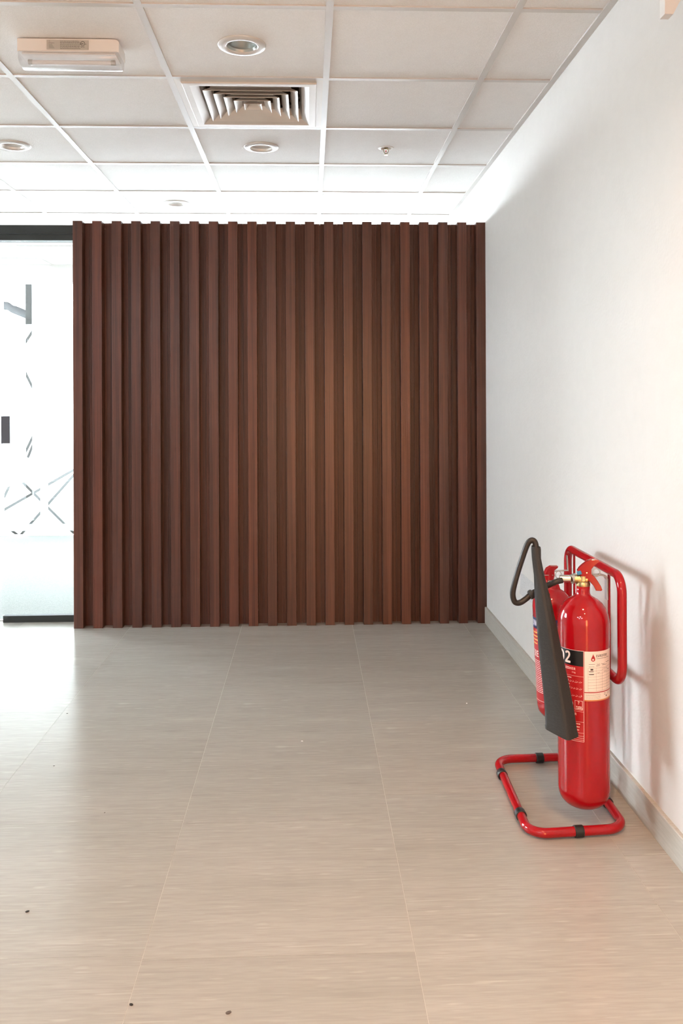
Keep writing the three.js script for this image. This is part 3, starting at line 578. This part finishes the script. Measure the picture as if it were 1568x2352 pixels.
// --- powder extinguisher behind it
{
  const AX = 0.7945, AZ = 2.80, R = 0.0625, PX = AZ / FOCAL;
  const t = thing('fire_extinguisher', 'smaller red extinguisher with blue label band, hung behind the CO2 extinguisher', 'extinguisher', V(AX, 0.60, AZ));
  t.rotation.z = 0.045;
  const y = (v) => v - 0.60;
  mesh('cylinder', lathe([[0.0, 0.165], [0.03, 0.168], [0.050, 0.178], [0.060, 0.194], [R, 0.212], [R, 0.534], [0.0605, 0.552], [0.054, 0.568], [0.044, 0.580], [0.032, 0.588], [0.022, 0.591], [0.0195, 0.596], [0.0195, 0.603], [0, 0.603]].map(([a, b]) => [a, y(b)]), 80), M.red, t);
  mesh('neck_collar', lathe([[0.0, 0.602], [0.0185, 0.602], [0.0185, 0.610], [0.016, 0.614], [0.016, 0.622], [0.0, 0.622]].map(([a, b]) => [a, y(b)]), 32), M.chrome, t);
  const valve = new THREE.Group(); valve.name = 'valve'; valve.rotation.z = -0.045; t.add(valve);
  const trace = (pts) => pts.map(([x, yy]) => [(x - 1270) * PX, EYE - (yy - 916.35) * PX - 0.60]);
  mesh('valve_body', new THREE.CylinderGeometry(0.012, 0.014, 0.040, 20).translate(-0.004, y(0.632), 0), M.redTube, valve);
  mesh('upper_lever', extrudeXY(trace([[1255.4, 1324], [1255.4, 1317.5], [1261, 1306.6], [1269.5, 1301.7], [1284.7, 1301.7], [1284, 1304], [1276, 1310], [1276.6, 1322], [1273, 1335], [1263, 1336], [1257, 1330]]), 0.018, 0.0015).translate(0, 0, -0.009), M.redTube, valve);
  mesh('carry_handle', extrudeXY(trace([[1263, 1330], [1273, 1330], [1283, 1338], [1287, 1346], [1290.7, 1357], [1279, 1357], [1275, 1347], [1266, 1338]]), 0.02, 0.0015).translate(0, 0, -0.010), M.redTube, valve);
  mesh('pull_ring', new THREE.TorusGeometry(0.0110, 0.0013, 10, 32).rotateY(0.3).translate((1286.9 - 1270) * PX, EYE - (1320.7 - 916.35) * PX - 0.60, 0.005), M.zinc, valve);
  mesh('safety_pin', new THREE.CylinderGeometry(0.0013, 0.0013, 0.034, 10).rotateZ(Math.PI / 2).translate(-0.012, y(0.638), 0.010), M.zinc, valve);
  mesh('hanging_plate', new RoundedBoxGeometry(0.003, 0.052, 0.012, 2, 0.001).translate(0.0655, y(0.668), -0.022), M.zinc, t);
  mesh('hanging_plate', new RoundedBoxGeometry(0.052, 0.003, 0.012, 2, 0.001).translate(0.040, y(0.644), -0.022), M.zinc, t);
  const c = document.createElement('canvas'); c.width = 1024; c.height = 1024; const g = c.getContext('2d');
  g.fillStyle = '#a80a10'; g.fillRect(0, 0, 1024, 1024); g.fillStyle = '#1a2050'; g.fillRect(0, 0, 1024, 130); g.fillStyle = '#d8d4e0'; g.font = 'bold 96px sans-serif'; g.textAlign = 'left'; g.fillText('POWDER', 60, 98);
  g.fillStyle = '#e8b060'; g.font = 'bold 44px sans-serif'; for (let i = 0; i < 4; i++) g.fillRect(60, 170 + i * 44, 300 - i * 30, 16);
  g.fillStyle = '#e9d9d2'; g.font = 'bold 110px sans-serif'; g.fillText('FIRE', 60, 470); for (let i = 0; i < 18; i++) for (let x = 60; x < 620 - (i * 71) % 200;) { const w = 14 + (x * 5 + i * 17) % 40; g.fillRect(x, 510 + i * 22, w, 9); x += w + 9; }
  g.fillRect(0, 990, 1024, 6);
  const tx = new THREE.CanvasTexture(c); tx.colorSpace = THREE.SRGBColorSpace;
  const TH = Math.atan2(-AX, AZ);
  mesh('instruction_label', new THREE.CylinderGeometry(R + 0.0004, R + 0.0004, 0.28, 56, 1, true, TH - 1.75, 3.0).translate(0, y(0.363), 0), std({ map: tx, roughness: 0.4 }), t).userData.label = 'red label with a dark blue band at its top';
}

// ------------------------------------------------------------------ crumbs lying on the floor
{
  const bits = [['paper_scrap', -0.031, 3.058, 0.011, 'tiny white scrap on the floor near the room centre', 'scrap', M.white], ['paper_scrap', 0.625, 3.407, 0.014, 'tiny white scrap on the floor near the right skirting', 'scrap', M.white],
    ['dirt_crumb', -0.676, 2.067, 0.014, 'dark upright crumb on the floor by the lower left seam', 'crumb', M.dark], ['dirt_crumb', -0.363, 1.739, 0.013, 'dark flat crumb at the bottom end of the long floor seam', 'crumb', M.dark],
    ['dirt_crumb', -0.948, 3.374, 0.009, 'dark speck in the bright floor beside the partition corner', 'crumb', M.dark], ['dirt_crumb', -0.856, 2.890, 0.008, 'dark speck in the middle of the bright floor patch', 'crumb', M.dark], ['dirt_crumb', -0.609, 2.554, 0.008, 'brown speck on the right fringe of the bright floor patch', 'crumb', M.duct], ['dirt_crumb', -0.165, 1.708, 0.016, 'pale brown crumb on the floor at the photo bottom', 'crumb', M.duct]];
  for (const [n, x, z, s, label, cat, m] of bits) {
    const g = new THREE.IcosahedronGeometry(s * 0.36, 1), p = g.attributes.position;
    for (let i = 0; i < p.count; i++) { const q = 0.75 + 0.5 * (Math.abs(Math.sin(p.getX(i) * 900 + p.getZ(i) * 700 + x * 30))); p.setXYZ(i, p.getX(i) * q, Math.max(p.getY(i) * 0.22, -s * 0.09), p.getZ(i) * q * 0.6); }
    g.computeBoundingBox(); g.computeVertexNormals(); g.rotateY(x * 7 + z); g.translate(0, -g.boundingBox.min.y, 0);
    const b = mesh(n, g, m, scene, V(x, 0, z)); b.userData = { label, category: cat };
  }
}

renderer.render(scene, camera);
